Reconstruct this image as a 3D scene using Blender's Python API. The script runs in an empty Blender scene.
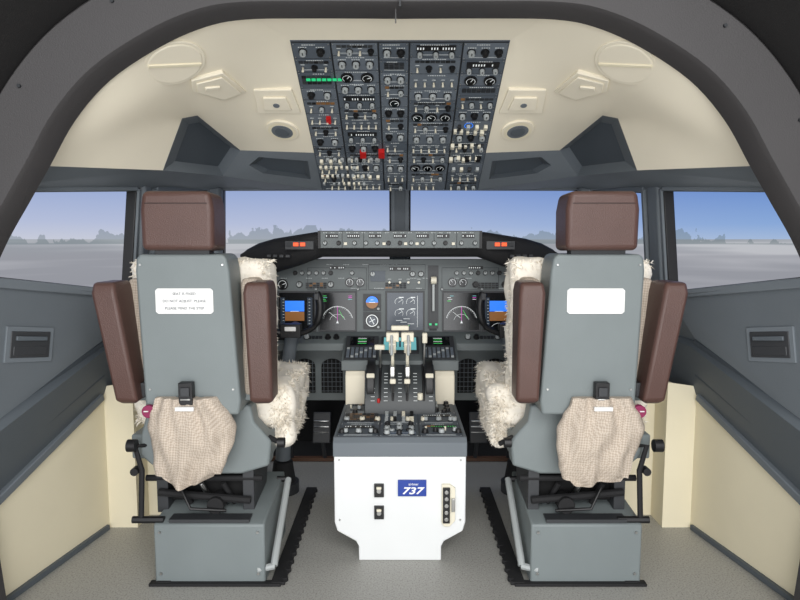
import bpy, bmesh, math, random
from mathutils import Vector, Matrix
from mathutils.bvhtree import BVHTree
random.seed(7)
S=bpy.context.scene
try:
    S.view_settings.view_transform='Standard'
    S.view_settings.look='None'
except Exception as e: print(e)

# ---------------------------------------------------------------- materials
def lin(c):
    c=c/255.0
    return c/12.92 if c<=.04045 else ((c+.055)/1.055)**2.4
def L3(rgb): return (lin(rgb[0]),lin(rgb[1]),lin(rgb[2]),1)
MC={}
def mat(name,rgb,rough=.5,metal=0,bump=0,bs=200,var=0,vs=8,emis=0):
    if name in MC: return MC[name]
    m=bpy.data.materials.new(name); m.use_nodes=True
    nt=m.node_tree; b=nt.nodes['Principled BSDF']
    b.inputs['Base Color'].default_value=L3(rgb)
    b.inputs['Roughness'].default_value=rough
    b.inputs['Metallic'].default_value=metal
    if emis:
        b.inputs['Emission Color'].default_value=L3(rgb)
        b.inputs['Emission Strength'].default_value=emis
    tc=nt.nodes.new('ShaderNodeTexCoord')
    if var:
        n=nt.nodes.new('ShaderNodeTexNoise'); n.inputs['Scale'].default_value=vs; n.inputs['Detail'].default_value=4
        r=nt.nodes.new('ShaderNodeValToRGB')
        a=L3(rgb); r.color_ramp.elements[0].position=.3; r.color_ramp.elements[1].position=.7
        r.color_ramp.elements[0].color=(a[0]*(1-var),a[1]*(1-var),a[2]*(1-var),1)
        r.color_ramp.elements[1].color=(min(1,a[0]*(1+var)),min(1,a[1]*(1+var)),min(1,a[2]*(1+var)),1)
        nt.links.new(tc.outputs['Object'],n.inputs['Vector']); nt.links.new(n.outputs['Fac'],r.inputs['Fac']); nt.links.new(r.outputs['Color'],b.inputs['Base Color'])
    if bump:
        n=nt.nodes.new('ShaderNodeTexNoise'); n.inputs['Scale'].default_value=bs; n.inputs['Detail'].default_value=3
        bp=nt.nodes.new('ShaderNodeBump'); bp.inputs['Strength'].default_value=bump; bp.inputs['Distance'].default_value=.004
        nt.links.new(tc.outputs['Object'],n.inputs['Vector']); nt.links.new(n.outputs['Fac'],bp.inputs['Height']); nt.links.new(bp.outputs['Normal'],b.inputs['Normal'])
    MC[name]=m; return m
cream=mat('cream_plastic',(234,226,206),.8,bump=.08,bs=300,var=.03,vs=3)
creamw=mat('cream_wall',(232,223,196),.7,bump=.1,bs=250,var=.03,vs=4)
white=mat('white_painted_panel',(224,226,226),.45,var=.02,vs=4)
shell=mat('seat_shell_grey',(118,126,127),.5,bump=.15,bs=400,var=.04,vs=6)
wallg=mat('grey_trim',(104,111,117),.6,bump=.15,bs=350,var=.04,vs=5)
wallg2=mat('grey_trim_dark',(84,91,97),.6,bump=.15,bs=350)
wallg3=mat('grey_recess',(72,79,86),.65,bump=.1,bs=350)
archm=mat('arch_grey',(60,58,59),.6,bump=.2,bs=250,var=.08,vs=3)
archb=mat('arch_black',(20,19,20),.6,bump=.2,bs=250)
black=mat('black_plastic',(20,20,22),.45)
blackm=mat('black_matte',(24,24,26),.8,bump=.2,bs=300)
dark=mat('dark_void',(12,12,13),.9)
dkgrey=mat('dark_grey_plastic',(52,54,57),.5)
leather=mat('brown_leather',(84,60,54),.42,bump=.35,bs=260,var=.06,vs=12)
leather2=mat('brown_leather_seam',(58,40,36),.5)
pan=mat('instrument_panel_grey',(96,103,104),.5,var=.05,vs=10)
quad=mat('quadrant_dark_grey',(62,66,68),.45)
pand=mat('module_grey',(96,104,113),.5)
pand2=mat('module_grey_dark',(80,88,97),.5)
edge=mat('module_gap',(38,41,45),.6)
knobg=mat('knob_grey',(165,170,170),.4)
knobw=mat('switch_cream',(226,220,200),.4)
chrome=mat('brushed_steel',(190,190,188),.3,metal=1)
mark=mat('panel_marking',(205,210,210),.6)
red=mat('guard_red',(170,22,20),.4,emis=.15)
orange=mat('annunciator_orange',(240,80,30),.4,emis=.9)
greenl=mat('annunciator_green',(40,190,120),.4,emis=.5)
amber=mat('annunciator_amber',(130,92,52),.4)
scr=mat('display_black',(10,12,15),.2)
scr2=mat('display_slate',(46,56,68),.25,emis=.25)
gw=mat('display_white',(225,230,230),.4,emis=.3)
gm=mat('display_magenta',(210,60,190),.4,emis=.5)
gg=mat('display_green',(60,210,90),.4,emis=.4)
gb=mat('display_blue',(40,120,235),.4,emis=.7)
gbr=mat('display_brown',(130,85,40),.4,emis=.5)
cyan=mat('display_cyan',(120,195,200),.4,emis=.35)
signb=mat('sign_blue',(30,62,150),.4)
textw=mat('sign_white',(240,240,240),.5)
textd=mat('sign_text_grey',(95,98,105),.6)
label=mat('label_white',(232,232,230),.45)
magenta=mat('tag_magenta',(130,28,75),.5)
wool=mat('sheepskin_wool',(244,237,224),.95,var=.05,vs=30)
brown=mat('threshold_brown',(90,62,45),.5)

def fabric():
    m=bpy.data.materials.new('woven_fabric'); m.use_nodes=True; nt=m.node_tree; b=nt.nodes['Principled BSDF']
    b.inputs['Roughness'].default_value=.9
    tc=nt.nodes.new('ShaderNodeTexCoord'); mp=nt.nodes.new('ShaderNodeMapping'); mp.inputs['Rotation'].default_value=(0,math.radians(40),0)
    ch=nt.nodes.new('ShaderNodeTexChecker'); ch.inputs['Scale'].default_value=160
    ch.inputs['Color1'].default_value=L3((208,195,180)); ch.inputs['Color2'].default_value=L3((184,169,153))
    n=nt.nodes.new('ShaderNodeTexNoise'); n.inputs['Scale'].default_value=60
    mx=nt.nodes.new('ShaderNodeMixRGB'); mx.blend_type='MULTIPLY'; mx.inputs[0].default_value=.25
    bp=nt.nodes.new('ShaderNodeBump'); bp.inputs['Strength'].default_value=.5; bp.inputs['Distance'].default_value=.003
    l=nt.links.new
    l(tc.outputs['Object'],mp.inputs[0]); l(mp.outputs[0],ch.inputs[0]); l(tc.outputs['Object'],n.inputs[0])
    l(ch.outputs[0],mx.inputs[1]); l(n.outputs[0],mx.inputs[2]); l(mx.outputs[0],b.inputs['Base Color'])
    l(ch.outputs[1],bp.inputs['Height']); l(bp.outputs[0],b.inputs['Normal'])
    return m
fab=fabric()
def floormat():
    m=bpy.data.materials.new('speckled_vinyl'); m.use_nodes=True; nt=m.node_tree; b=nt.nodes['Principled BSDF']
    b.inputs['Roughness'].default_value=.5
    tc=nt.nodes.new('ShaderNodeTexCoord'); n=nt.nodes.new('ShaderNodeTexNoise'); n.inputs['Scale'].default_value=170; n.inputs['Detail'].default_value=2
    r=nt.nodes.new('ShaderNodeValToRGB'); e=r.color_ramp.elements
    e[0].position=.34; e[0].color=L3((134,133,128)); e[1].position=.48; e[1].color=L3((160,159,154))
    x=r.color_ramp.elements.new(.66); x.color=L3((166,165,160)); x=r.color_ramp.elements.new(.74); x.color=L3((190,189,184))
    nt.links.new(tc.outputs['Object'],n.inputs[0]); nt.links.new(n.outputs[0],r.inputs[0]); nt.links.new(r.outputs[0],b.inputs['Base Color'])
    return m
flm=floormat()
def screenmat():
    m=bpy.data.materials.new('simulator_visual_display'); m.use_nodes=True; nt=m.node_tree
    nt.nodes.clear(); N=nt.nodes.new; l=nt.links.new
    g=N('ShaderNodeNewGeometry'); sp=N('ShaderNodeSeparateXYZ'); l(g.outputs['Position'],sp.inputs[0])
    def mr(src,a,b,c=0,d=1):
        n=N('ShaderNodeMapRange'); n.inputs[1].default_value=a;n.inputs[2].default_value=b;n.inputs[3].default_value=c;n.inputs[4].default_value=d
        l(src,n.inputs[0]); return n.outputs[0]
    def ramp(src,els):
        r=N('ShaderNodeValToRGB'); e=r.color_ramp.elements
        e[0].position=els[0][0]; e[0].color=L3(els[0][1]); e[1].position=els[-1][0]; e[1].color=L3(els[-1][1])
        for p,c in els[1:-1]:
            x=e.new(p); x.color=L3(c)
        l(src,r.inputs[0]); return r.outputs[0]
    z=mr(sp.outputs[2],.8,1.6)   # horizon 1.2 -> .5
    skyL=ramp(z,[(.5,(204,208,222)),(.62,(184,194,222)),(1,(134,160,212))])
    skyR=ramp(z,[(.5,(168,190,222)),(.60,(140,172,220)),(1,(78,122,202))])
    xf=mr(sp.outputs[0],-.6,1.8)
    mx=N('ShaderNodeMixRGB'); l(xf,mx.inputs[0]); l(skyL,mx.inputs[1]); l(skyR,mx.inputs[2])
    mp=N('ShaderNodeMapping'); mp.inputs['Scale'].default_value=(.6,.6,12); l(g.outputs['Position'],mp.inputs[0])
    n1=N('ShaderNodeTexNoise'); n1.inputs['Scale'].default_value=1.3; l(mp.outputs[0],n1.inputs[0])
    gr=ramp(n1.outputs[0],[(.40,(146,148,156)),(.52,(176,177,184)),(.60,(216,216,220))])
    haze=ramp(z,[(0,(150,152,160)),(.40,(164,166,174)),(.5,(168,176,184))])
    mg=N('ShaderNodeMixRGB'); mg.inputs[0].default_value=.5; l(gr,mg.inputs[1]); l(haze,mg.inputs[2])
    gt=N('ShaderNodeMath'); gt.operation='GREATER_THAN'; gt.inputs[1].default_value=1.205; l(sp.outputs[2],gt.inputs[0])
    m1=N('ShaderNodeMixRGB'); l(gt.outputs[0],m1.inputs[0]); l(mg.outputs[0],m1.inputs[1]); l(mx.outputs[0],m1.inputs[2])
    mp2=N('ShaderNodeMapping'); mp2.inputs['Scale'].default_value=(1,1,.6); l(g.outputs['Position'],mp2.inputs[0])
    n2=N('ShaderNodeTexNoise'); n2.inputs['Scale'].default_value=16; n2.inputs['Detail'].default_value=8; l(mp2.outputs[0],n2.inputs[0])
    n4=N('ShaderNodeTexNoise'); n4.inputs['Scale'].default_value=2.2; l(mp2.outputs[0],n4.inputs[0])
    ad=N('ShaderNodeMath'); ad.operation='ADD'; l(n2.outputs[0],ad.inputs[0]); l(n4.outputs[0],ad.inputs[1])
    th=mr(ad.outputs[0],.80,1.25,1.185,1.29)
    lt=N('ShaderNodeMath'); lt.operation='LESS_THAN'; l(sp.outputs[2],lt.inputs[0]); l(th,lt.inputs[1])
    g2=N('ShaderNodeMath'); g2.operation='GREATER_THAN'; g2.inputs[1].default_value=1.18; l(sp.outputs[2],g2.inputs[0])
    mm=N('ShaderNodeMath'); mm.operation='MULTIPLY'; l(lt.outputs[0],mm.inputs[0]); l(g2.outputs[0],mm.inputs[1])
    m2=N('ShaderNodeMath'); m2.operation='MULTIPLY'; m2.inputs[1].default_value=.5; l(mm.outputs[0],m2.inputs[0])
    m3=N('ShaderNodeMixRGB'); l(m2.outputs[0],m3.inputs[0]); l(m1.outputs[0],m3.inputs[1]); m3.inputs[2].default_value=L3((108,124,130))
    e=N('ShaderNodeEmission'); e.inputs[1].default_value=.95; l(m3.outputs[0],e.inputs[0])
    o=N('ShaderNodeOutputMaterial'); l(e.outputs[0],o.inputs[0])
    return m
scrm=screenmat()

# ---------------------------------------------------------------- builder
class B:
    def __init__(s,M=None): s.v=[];s.f=[];s.mi=[];s.mats=[];s.M=M or Matrix()
    def mx(s,m):
        if m not in s.mats: s.mats.append(m)
        return s.mats.index(m)
    def add(s,vs,fs,m,fix=True):
        o=len(s.v); s.v+=[s.M@Vector(v) for v in vs]; k=s.mx(m)
        for f in fs: s.f.append([o+i for i in f]); s.mi.append(k)
    def box(s,c,sz,m,rz=0,ry=0,rx=0,taper=1):
        R=Matrix.Rotation(rz,3,'Z')@Matrix.Rotation(ry,3,'Y')@Matrix.Rotation(rx,3,'X'); c=Vector(c); vs=[]
        for z in(-.5,.5):
            t=taper if z>0 else 1
            for x,y in((-.5,-.5),(.5,-.5),(.5,.5),(-.5,.5)):
                vs.append(c+R@Vector((x*sz[0]*t,y*sz[1]*t,z*sz[2])))
        s.add(vs,[(3,2,1,0),(4,5,6,7),(0,1,5,4),(1,2,6,5),(2,3,7,6),(3,0,4,7)],m)
    def cyl(s,c,r,h,m,seg=12,ax='z',r2=None):
        r2=r if r2 is None else r2; c=Vector(c); vs=[]
        for k,(rr,zz) in enumerate(((r,0),(r2,h))):
            for i in range(seg):
                a=2*math.pi*i/seg; p=(rr*math.cos(a),rr*math.sin(a),zz)
                if ax=='x': p=(p[2],p[0],p[1])
                if ax=='y': p=(p[0],p[2],p[1])
                vs.append(c+Vector(p))
        fs=[tuple(range(seg-1,-1,-1)),tuple(range(seg,2*seg))]+[(i,(i+1)%seg,(i+1)%seg+seg,i+seg) for i in range(seg)]
        s.add(vs,fs,m)
    def ring(s,c,r0,r1,a0,a1,m,seg=24):
        c=Vector(c); vs=[]
        for i in range(seg+1):
            a=math.radians(a0+(a1-a0)*i/seg); d=Vector((math.cos(a),math.sin(a),0)); vs+= [c+d*r0,c+d*r1]
        s.add(vs,[(2*i,2*i+1,2*i+3,2*i+2) for i in range(seg)],m)
    def prism(s,pts,z0,z1,m,ax='z'):
        n=len(pts)
        def q(a,b,z):
            return (a,b,z) if ax=='z' else ((z,a,b) if ax=='x' else (a,z,b))
        vs=[q(a,b,z0) for a,b in pts]+[q(a,b,z1) for a,b in pts]
        s.add(vs,[tuple(range(n-1,-1,-1)),tuple(range(n,2*n))]+[(i,(i+1)%n,(i+1)%n+n,i+n) for i in range(n)],m)
    def tube(s,pts,r,m,seg=8):
        pts=[Vector(p) for p in pts]; n=len(pts); rs=r if isinstance(r,(list,tuple)) else [r]*n
        vs=[]; up=None
        for i,p in enumerate(pts):
            t=(pts[min(i+1,n-1)]-pts[max(i-1,0)]).normalized()
            if up is None:
                up=Vector((0,0,1)) if abs(t.z)<.9 else Vector((0,1,0))
            a=t.cross(up).normalized(); b=a.cross(t).normalized(); up=b
            for k in range(seg):
                an=2*math.pi*k/seg; vs.append(p+(a*math.cos(an)+b*math.sin(an))*rs[i])
        fs=[tuple(range(seg)),tuple(range((n-1)*seg,n*seg))]
        for i in range(n-1):
            for k in range(seg): fs.append((i*seg+k,i*seg+(k+1)%seg,(i+1)*seg+(k+1)%seg,(i+1)*seg+k))
        s.add(vs,fs,m)
    def beam(s,p,q,w,d,m,side=None):
        p=Vector(p);q=Vector(q);t=(q-p).normalized(); side=Vector(side) if side else Vector((0,1,0))
        a=t.cross(side).normalized(); b=a.cross(t).normalized(); vs=[]
        for e in(p,q):
            for x,y in((-1,-1),(1,-1),(1,1),(-1,1)): vs.append(e+a*x*w/2+b*y*d/2)
        s.add(vs,[(3,2,1,0),(4,5,6,7),(0,1,5,4),(1,2,6,5),(2,3,7,6),(3,0,4,7)],m)
    def obj(s,name,parent=None,bevel=0,seg=2,subd=0,angle=35,solid=0,recalc=True):
        me=bpy.data.meshes.new(name); me.from_pydata([tuple(v) for v in s.v],[],s.f)
        for m in s.mats: me.materials.append(m)
        for i,p in enumerate(me.polygons): p.material_index=s.mi[i]; p.use_smooth=True
        if recalc:
            bm=bmesh.new(); bm.from_mesh(me); bmesh.ops.recalc_face_normals(bm,faces=bm.faces[:]); bm.to_mesh(me); bm.free()
        me.set_sharp_from_angle(angle=math.radians(angle))
        ob=bpy.data.objects.new(name,me); S.collection.objects.link(ob)
        if parent: ob.parent=parent
        if solid:
            md=ob.modifiers.new('solid','SOLIDIFY'); md.thickness=solid
        if bevel:
            md=ob.modifiers.new('bevel','BEVEL'); md.width=bevel; md.segments=seg; md.limit_method='ANGLE'; md.angle_limit=math.radians(35)
        if subd:
            md=ob.modifiers.new('sub','SUBSURF'); md.levels=subd; md.render_levels=subd
        return ob
def empty(name):
    e=bpy.data.objects.new(name,None); e.empty_display_size=.1; S.collection.objects.link(e); return e
def frame(o,u,v):
    u=Vector(u).normalized(); v=Vector(v).normalized(); n=u.cross(v).normalized(); v=n.cross(u)
    M=Matrix((u,v,n)).transposed().to_4x4(); M.translation=Vector(o); return M
def text(name,body,loc,size,m,parent,align='CENTER'):
    c=bpy.data.curves.new(name,'FONT'); c.body=body; c.size=size; c.align_x=align; c.align_y='CENTER'; c.extrude=.0006
    o=bpy.data.objects.new(name,c); o.location=loc; o.rotation_euler=(math.pi/2,0,0); c.materials.append(m); S.collection.objects.link(o)
    if parent: o.parent=parent
    return o
def catmull(P,n=6):
    out=[]
    for i in range(len(P)-1):
        p0=Vector(P[max(i-1,0)]);p1=Vector(P[i]);p2=Vector(P[i+1]);p3=Vector(P[min(i+2,len(P)-1)])
        for k in range(n):
            t=k/n; out.append(.5*((2*p1)+(-p0+p2)*t+(2*p0-5*p1+4*p2-p3)*t*t+(-p0+3*p1-3*p2+p3)*t**3))
    out.append(Vector(P[-1])); return out

# ---------------------------------------------------------------- camera
cam=bpy.data.cameras.new('camera'); co=bpy.data.objects.new('camera',cam); S.collection.objects.link(co)
cam.sensor_width=36; cam.lens=36*620/800; co.location=(0,0,1.2); co.rotation_euler=(math.radians(90-5.5),0,0); cam.clip_start=.02
S.camera=co

# ---------------------------------------------------------------- floor
b=B(); b.box((0,-.6,-.02),(3.6,8.8,.04),flm); b.obj('floor')

# ---------------------------------------------------------------- arch frame
AH=[(0,1.817),(.25,1.818),(.433,1.815),(.545,1.795),(.672,1.742),(.818,1.65),(.922,1.54),(1.0,1.414),(1.062,1.315),(1.15,1.17),(1.22,1.0),(1.262,.7),(1.235,.42),(1.205,.1),(1.20,0)]
AH=[(x*1.037,1.2+(z-1.2)*1.037 if z>0 else 0) for x,z in AH]
ac=catmull([(x,z,0) for x,z in AH],5)
full=[Vector((-p.x,p.y)) for p in reversed(ac[1:])]+[Vector((p.x,p.y)) for p in ac]
n=len(full)
nrm=[]
for i in range(n):
    t=(full[min(i+1,n-1)]-full[max(i-1,0)]).normalized(); nrm.append(Vector((-t.y,t.x)))
arch=empty('fuselage_arch_frame')
b=B(); vs=[]
prof=[(0,1.87),(.004,1.79),(.014,1.775),(.150,1.76),(.160,1.77),(.165,1.87)]
for p,nn in zip(full,nrm):
    for off,y in prof:
        q=p+nn*off; vs.append((q.x,y,max(q.y,0)))
k=len(prof)
b.add(vs,[(i*k+j,i*k+j+1,(i+1)*k+j+1,(i+1)*k+j) for i in range(n-1) for j in range(k-1)],archm)
b.box((0,1.765,1.91),(.005,.012,.15),edge)
b.box((-.012,1.80,1.835),(.0035,.006,.06),black)
for i in range(4,n,9):
    q=full[i]+nrm[i]*.12
    b.cyl((q.x,1.757,q.y),.005,.012,edge,10,'y')
b.obj('arch_band',arch,angle=50)
b=B(); vs=[]
for p,nn in zip(full,nrm):
    for off,y in((.150,1.80),(.17,1.70),(.40,1.25),(.45,1.1)):
        q=p+nn*off; vs.append((q.x,y,max(q.y,0)))
b.add(vs,[(i*4+j,i*4+j+1,(i+1)*4+j+1,(i+1)*4+j) for i in range(n-1) for j in range(3)],archb)
b.obj('outer_skin',arch,angle=50)

# ---------------------------------------------------------------- ceiling
def mir(p): return (-p[0],p[1],p[2])
A=lambda x,z:(x*1.06,1.85,1.2+(z-1.2)*1.065)
a1=A(.433,1.817);a2=A(.545,1.797);a3=A(.672,1.745);a4=A(.818,1.65);a5=A(.922,1.54);a6=A(1.0,1.414)
On=(.352,2.05,1.8365);O68=(.352,2.587,1.557);Of=(.352,2.84,1.426)
c1=(.527,2.1,1.775);c2=(.72,2.05,1.71);c3=(.89,2.0,1.575)
g1=(.67,2.65,1.576);g2=(.75,2.35,1.66);g3=(.79,2.3,1.64);g4=(.885,2.35,1.46);g5=(1.12,1.95,1.43)
b=B()
def patch(b,f,q,n,m):
    vs=[];fs=[]
    for j in range(n+1):
        for i in range(n+1):
            vs.append(f(tuple(Vector(q[0]).lerp(Vector(q[1]),i/n).lerp(Vector(q[3]).lerp(Vector(q[2]),i/n),j/n))))
    for j in range(n):
        for i in range(n): fs.append((j*(n+1)+i,j*(n+1)+i+1,(j+1)*(n+1)+i+1,(j+1)*(n+1)+i))
    b.add(vs,fs,m)
for f in (lambda p:p, mir):
    for q in ((a1,a2,c1,On),(On,c1,g1,O68),(a2,a3,c2,c1),(c1,c2,g2,g1),(a3,a4,c3,c2),(c2,c3,g3,g2),(a4,a5,g5,c3),(c3,g5,g4,g3)):
        patch(b,f,q,8,cream)
    b.add([f(p) for p in (a5,a6,g5)],[(0,1,2)],cream)
b.add([mir(a1),a1,On,mir(On)],[(0,1,2,3)],cream)
ceil=b.obj('ceiling',angle=80,recalc=False)
bm=bmesh.new(); bm.from_mesh(ceil.data); bmesh.ops.remove_doubles(bm,verts=bm.verts,dist=.001)
for _ in range(10): bmesh.ops.smooth_vert(bm,verts=[v for v in bm.verts if not v.is_boundary],factor=.5,use_axis_x=True,use_axis_y=True,use_axis_z=True)
for f in bm.faces:
    f.normal_update()
    if f.normal.z>0: f.normal_flip()
bm.to_mesh(ceil.data)
bvh=BVHTree.FromBMesh(bm)
def onceil(x,y):
    h=bvh.ray_cast(Vector((x,y,.9)),Vector((0,0,1)))
    loc,nr=h[0],h[1]
    if loc is None: loc=Vector((x,y,1.7)); nr=Vector((0,0,-1))
    if nr.z>0: nr=-nr
    u=Vector((1,0,0)); u=(u-nr*u.dot(nr)).normalized(); v=nr.cross(u)
    M=Matrix((u,v,nr)).transposed().to_4x4(); M.translation=loc; return M
for sx in(-1,1):
    b=B(onceil(sx*.695,1.97)); b.cyl((0,0,-.03),.095,.038,cream,40); b.cyl((0,0,.008),.086,.003,cream,40,r2=.082); b.box((0,0,.012),(.165,.012,.006),creamw,rz=sx*.5)
    b.obj('ceiling_round_cover',bevel=.002)
    b=B(onceil(sx*.625,2.17))
    P=[(-.085,.075),(.0,.085),(.075,-.03),(.06,-.095),(-.045,-.085)]; P=[(sx*x,-y) for x,y in P]
    b.prism(P,-.03,.012,cream); b.prism([(x*.82,y*.82) for x,y in P],.012,.018,cream)
    b.box((sx*.01,.03,.020),(.05,.018,.008),cream,rz=sx*.4); b.obj('ceiling_grab_plate',bevel=.003)
    b=B(onceil(sx*.448,2.31))
    b.prism([(-.08,-.06),(.08,-.06),(.066,.075),(-.066,.075)],-.03,.010,cream)
    b.prism([(-.05,-.03),(.05,-.03),(.04,.04),(-.04,.04)],.010,.018,cream); b.cyl((0,0,.018),.012,.003,wallg,16)
    b.obj('ceiling_hatch',bevel=.003)  # raised hatch cover, grey disc for its hole; not a lamp
    b=B(onceil(sx*.458,2.47)); b.cyl((0,0,-.02),.064,.028,cream,32); b.ring((0,0,.010),.036,.054,0,360,creamw,32); b.cyl((0,0,.007),.042,.004,wallg,32); b.cyl((0,0,.0115),.028,.003,wallg2,24)
    b.obj('ceiling_air_vent',bevel=.002)

# ---------------------------------------------------------------- upper grey trim with eyebrow recesses
r5=(.775,2.75,1.48)
T0=(0,3.16,1.455);Ta=(.70,3.12,1.452);T1=(.90,3.10,1.45);T15=(.96,2.78,1.425);T2=(1.02,2.45,1.395);T3=(1.25,1.84,1.35)
def lerp(p,q,t): return tuple(Vector(p).lerp(Vector(q),t))
def bil(a,b_,c,d,u,v): return lerp(lerp(a,b_,u),lerp(d,c,u),v)
def pocket(b,f,rim,depth,sc,m_side,m_in):
    c=sum((Vector(p) for p in rim),Vector())/len(rim)
    inn=[tuple(c+(Vector(p)-c)*sc+Vector(depth)) for p in rim]
    nn=len(rim)
    b.add([f(p) for p in rim+inn],[(i,(i+1)%nn,(i+1)%nn+nn,i+nn) for i in range(nn)],m_side)
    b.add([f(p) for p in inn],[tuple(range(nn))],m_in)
b=B()
for f in (lambda p:p, mir):
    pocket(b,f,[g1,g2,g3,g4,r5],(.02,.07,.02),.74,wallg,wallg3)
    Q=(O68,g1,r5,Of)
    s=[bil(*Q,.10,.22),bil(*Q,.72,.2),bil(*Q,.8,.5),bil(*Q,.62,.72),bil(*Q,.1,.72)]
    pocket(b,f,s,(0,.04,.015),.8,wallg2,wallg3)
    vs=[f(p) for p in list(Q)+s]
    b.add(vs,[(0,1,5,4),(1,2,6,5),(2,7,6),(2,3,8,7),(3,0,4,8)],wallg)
    vs=[f(p) for p in (Of,r5,Ta,T1,g4,T15,T2,T3,g5,a6,(1.13,1.82,1.36),(1.30,1.82,1.36))]
    b.add(vs,[(0,1,2),(1,3,2),(1,4,5,3),(4,6,5),(4,8,7,6),(8,9,10,11,7)],wallg)
b.add([mir(Of),Of,Ta,T0,mir(Ta)],[(0,1,2,3,4)],wallg)
tr=b.obj('trim_1',angle=25,recalc=False)

# ---------------------------------------------------------------- side walls
S0=(0,3.2,1.06);S1=(.92,3.12,1.03);S2=(1.05,2.42,.985);S3=(1.27,1.84,1.08);S4=(1.30,1.80,1.08)
M1=(1.08,3.12,.83);M2=(1.18,2.44,.80);M3=(1.27,1.84,.62);M4=(1.30,1.8,.61)
L1=(1.15,3.12,.60);L2=(1.22,2.48,.566);L3_=(1.31,1.97,.375);L4=(1.33,1.8,.31)
for side,f in(('right',lambda p:p),('left',mir)):
    b=B()
    b.add([f(p) for p in (S1,S2,S3,S4,M1,M2,M3,M4)],[(0,1,5,4),(1,2,6,5),(2,3,7,6)],wallg)
    MI=[tuple(Vector(p)+Vector((-.025,0,-.02))) for p in (M1,M2,M3,M4)]
    b.add([f(p) for p in [M1,M2,M3,M4]+MI+[L1,L2,L3_,L4]],[(0,1,5,4),(1,2,6,5),(2,3,7,6),(4,5,9,8),(5,6,10,9),(6,7,11,10)],wallg2)
    b.add([f(p) for p in (L1,L2,L3_,L4,(1.15,3.12,0),(1.22,2.48,0),(1.31,1.97,0),(1.33,1.8,0))],[(0,1,5,4),(1,2,6,5),(2,3,7,6)],creamw)
    b.add([f(p) for p in ((1.24,2.5,0),(1.10,2.5,0),(1.10,2.5,.62),(1.24,2.5,.60),(1.10,2.62,0),(1.10,2.62,.62),(.90,2.62,0),(.90,2.62,.62))],[(0,1,2,3),(1,4,5,2),(4,6,7,5)],creamw)
    b.obj('wall_'+side,angle=20,recalc=False)
    b=B()
    for p,q,w,m in ((S2,S3,.03,wallg),(M2,M4,.022,wallg3),(L2,L4,.03,wallg),(lerp(M2,L2,.6),lerp(M4,L4,.55),.012,wallg3),(S1,S2,.035,wallg)):
        b.beam(f(p),f(q),w,.03,m,side=(1,0,0))
    b.obj('trim_'+('2' if side=='left' else '3'),bevel=.004)
    c=Vector(f(bil(S2,S3,M3,M2,.72,.50)))
    d=(Vector(f(S3))-Vector(f(S2))).normalized()
    if side=='left': d=-d
    up=(Vector(f(S3))-Vector(f(M3))).normalized()
    Mh=frame(c,d,up)@Matrix.Translation((0,0,.014))
    b=B(Mh)
    b.box((0,0,.0),(.17,.115,.02),wallg); b.box((0,0,.011),(.14,.085,.004),dkgrey); b.box((.0,.02,.016),(.11,.014,.008),wallg2); b.box((0,-.02,.013),(.12,.03,.004),dkgrey)
    b.obj('wall_handhold',bevel=.006)
    b=B(); b.beam(f((1.215,2.48,.012)),f((1.33,1.8,.012)),.02,.014,wallg2,side=(1,0,0)); b.obj('baseboard_'+side)

# ---------------------------------------------------------------- windows
def winframe(name,pts,w=.03,d=.05,m=wallg,side=(0,1,0)):
    b=B(); k=len(pts)
    for i in range(k): b.beam(pts[i],pts[(i+1)%k],w,d,m,side)
    for p in pts: b.box(p,(w*1.05,w*1.05,w*1.05),m)
    c=sum((Vector(p) for p in pts),Vector())/k
    q=[tuple(Vector(p)+(c-Vector(p)).normalized()*w*.75) for p in pts]
    for i in range(k): b.beam(q[i],q[(i+1)%k],.008,d*.8,black,side)
    b.obj(name,bevel=.004)
winframe('window_1',[(-.035,3.16,1.462),(-.885,3.10,1.455),(-.90,3.12,1.04),(-.035,3.2,1.04)],w=.022)
winframe('window_2',[(.035,3.16,1.462),(.885,3.10,1.455),(.90,3.12,1.04),(.035,3.2,1.04)],w=.022)
for i,f in((3,mir),(4,lambda p:p)):
    winframe('window_%d'%i,[f(p) for p in((.945,3.03,1.45),(1.002,2.54,1.405),(1.03,2.52,1.0),(.965,3.03,1.03))],side=(1,0,0),w=.022)
for i,f in((5,mir),(6,lambda p:p)):
    winframe('window_%d'%i,[f(p) for p in((1.025,2.42,1.398),(1.25,1.90,1.355),(1.275,1.90,1.08),(1.055,2.40,.992))],side=(1,0,0),w=.018)
b=B()
b.beam((0,3.17,1.46),(0,3.2,1.04),.075,.06,wallg2)
for f in (lambda p:p, mir):
    b.beam(f((.91,3.07,1.46)),f((.93,3.08,1.02)),.085,.07,wallg)
    b.beam(f((1.015,2.48,1.42)),f((1.045,2.46,.97)),.09,.05,wallg,side=(1,.1,0))
b.obj('trim_4',bevel=.012)
b=B(); vs=[];K=64
for i in range(K+1):
    a=math.radians(-15+210*i/K); x=2.25*math.cos(a); y=1.7+2.1*math.sin(a)
    vs+=[(x,y,.80),(x,y,2.0)]
b.add(vs,[(2*i,2*i+1,2*i+3,2*i+2) for i in range(K)],scrm)
b.obj('wraparound_projection_screen',angle=60)

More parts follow.
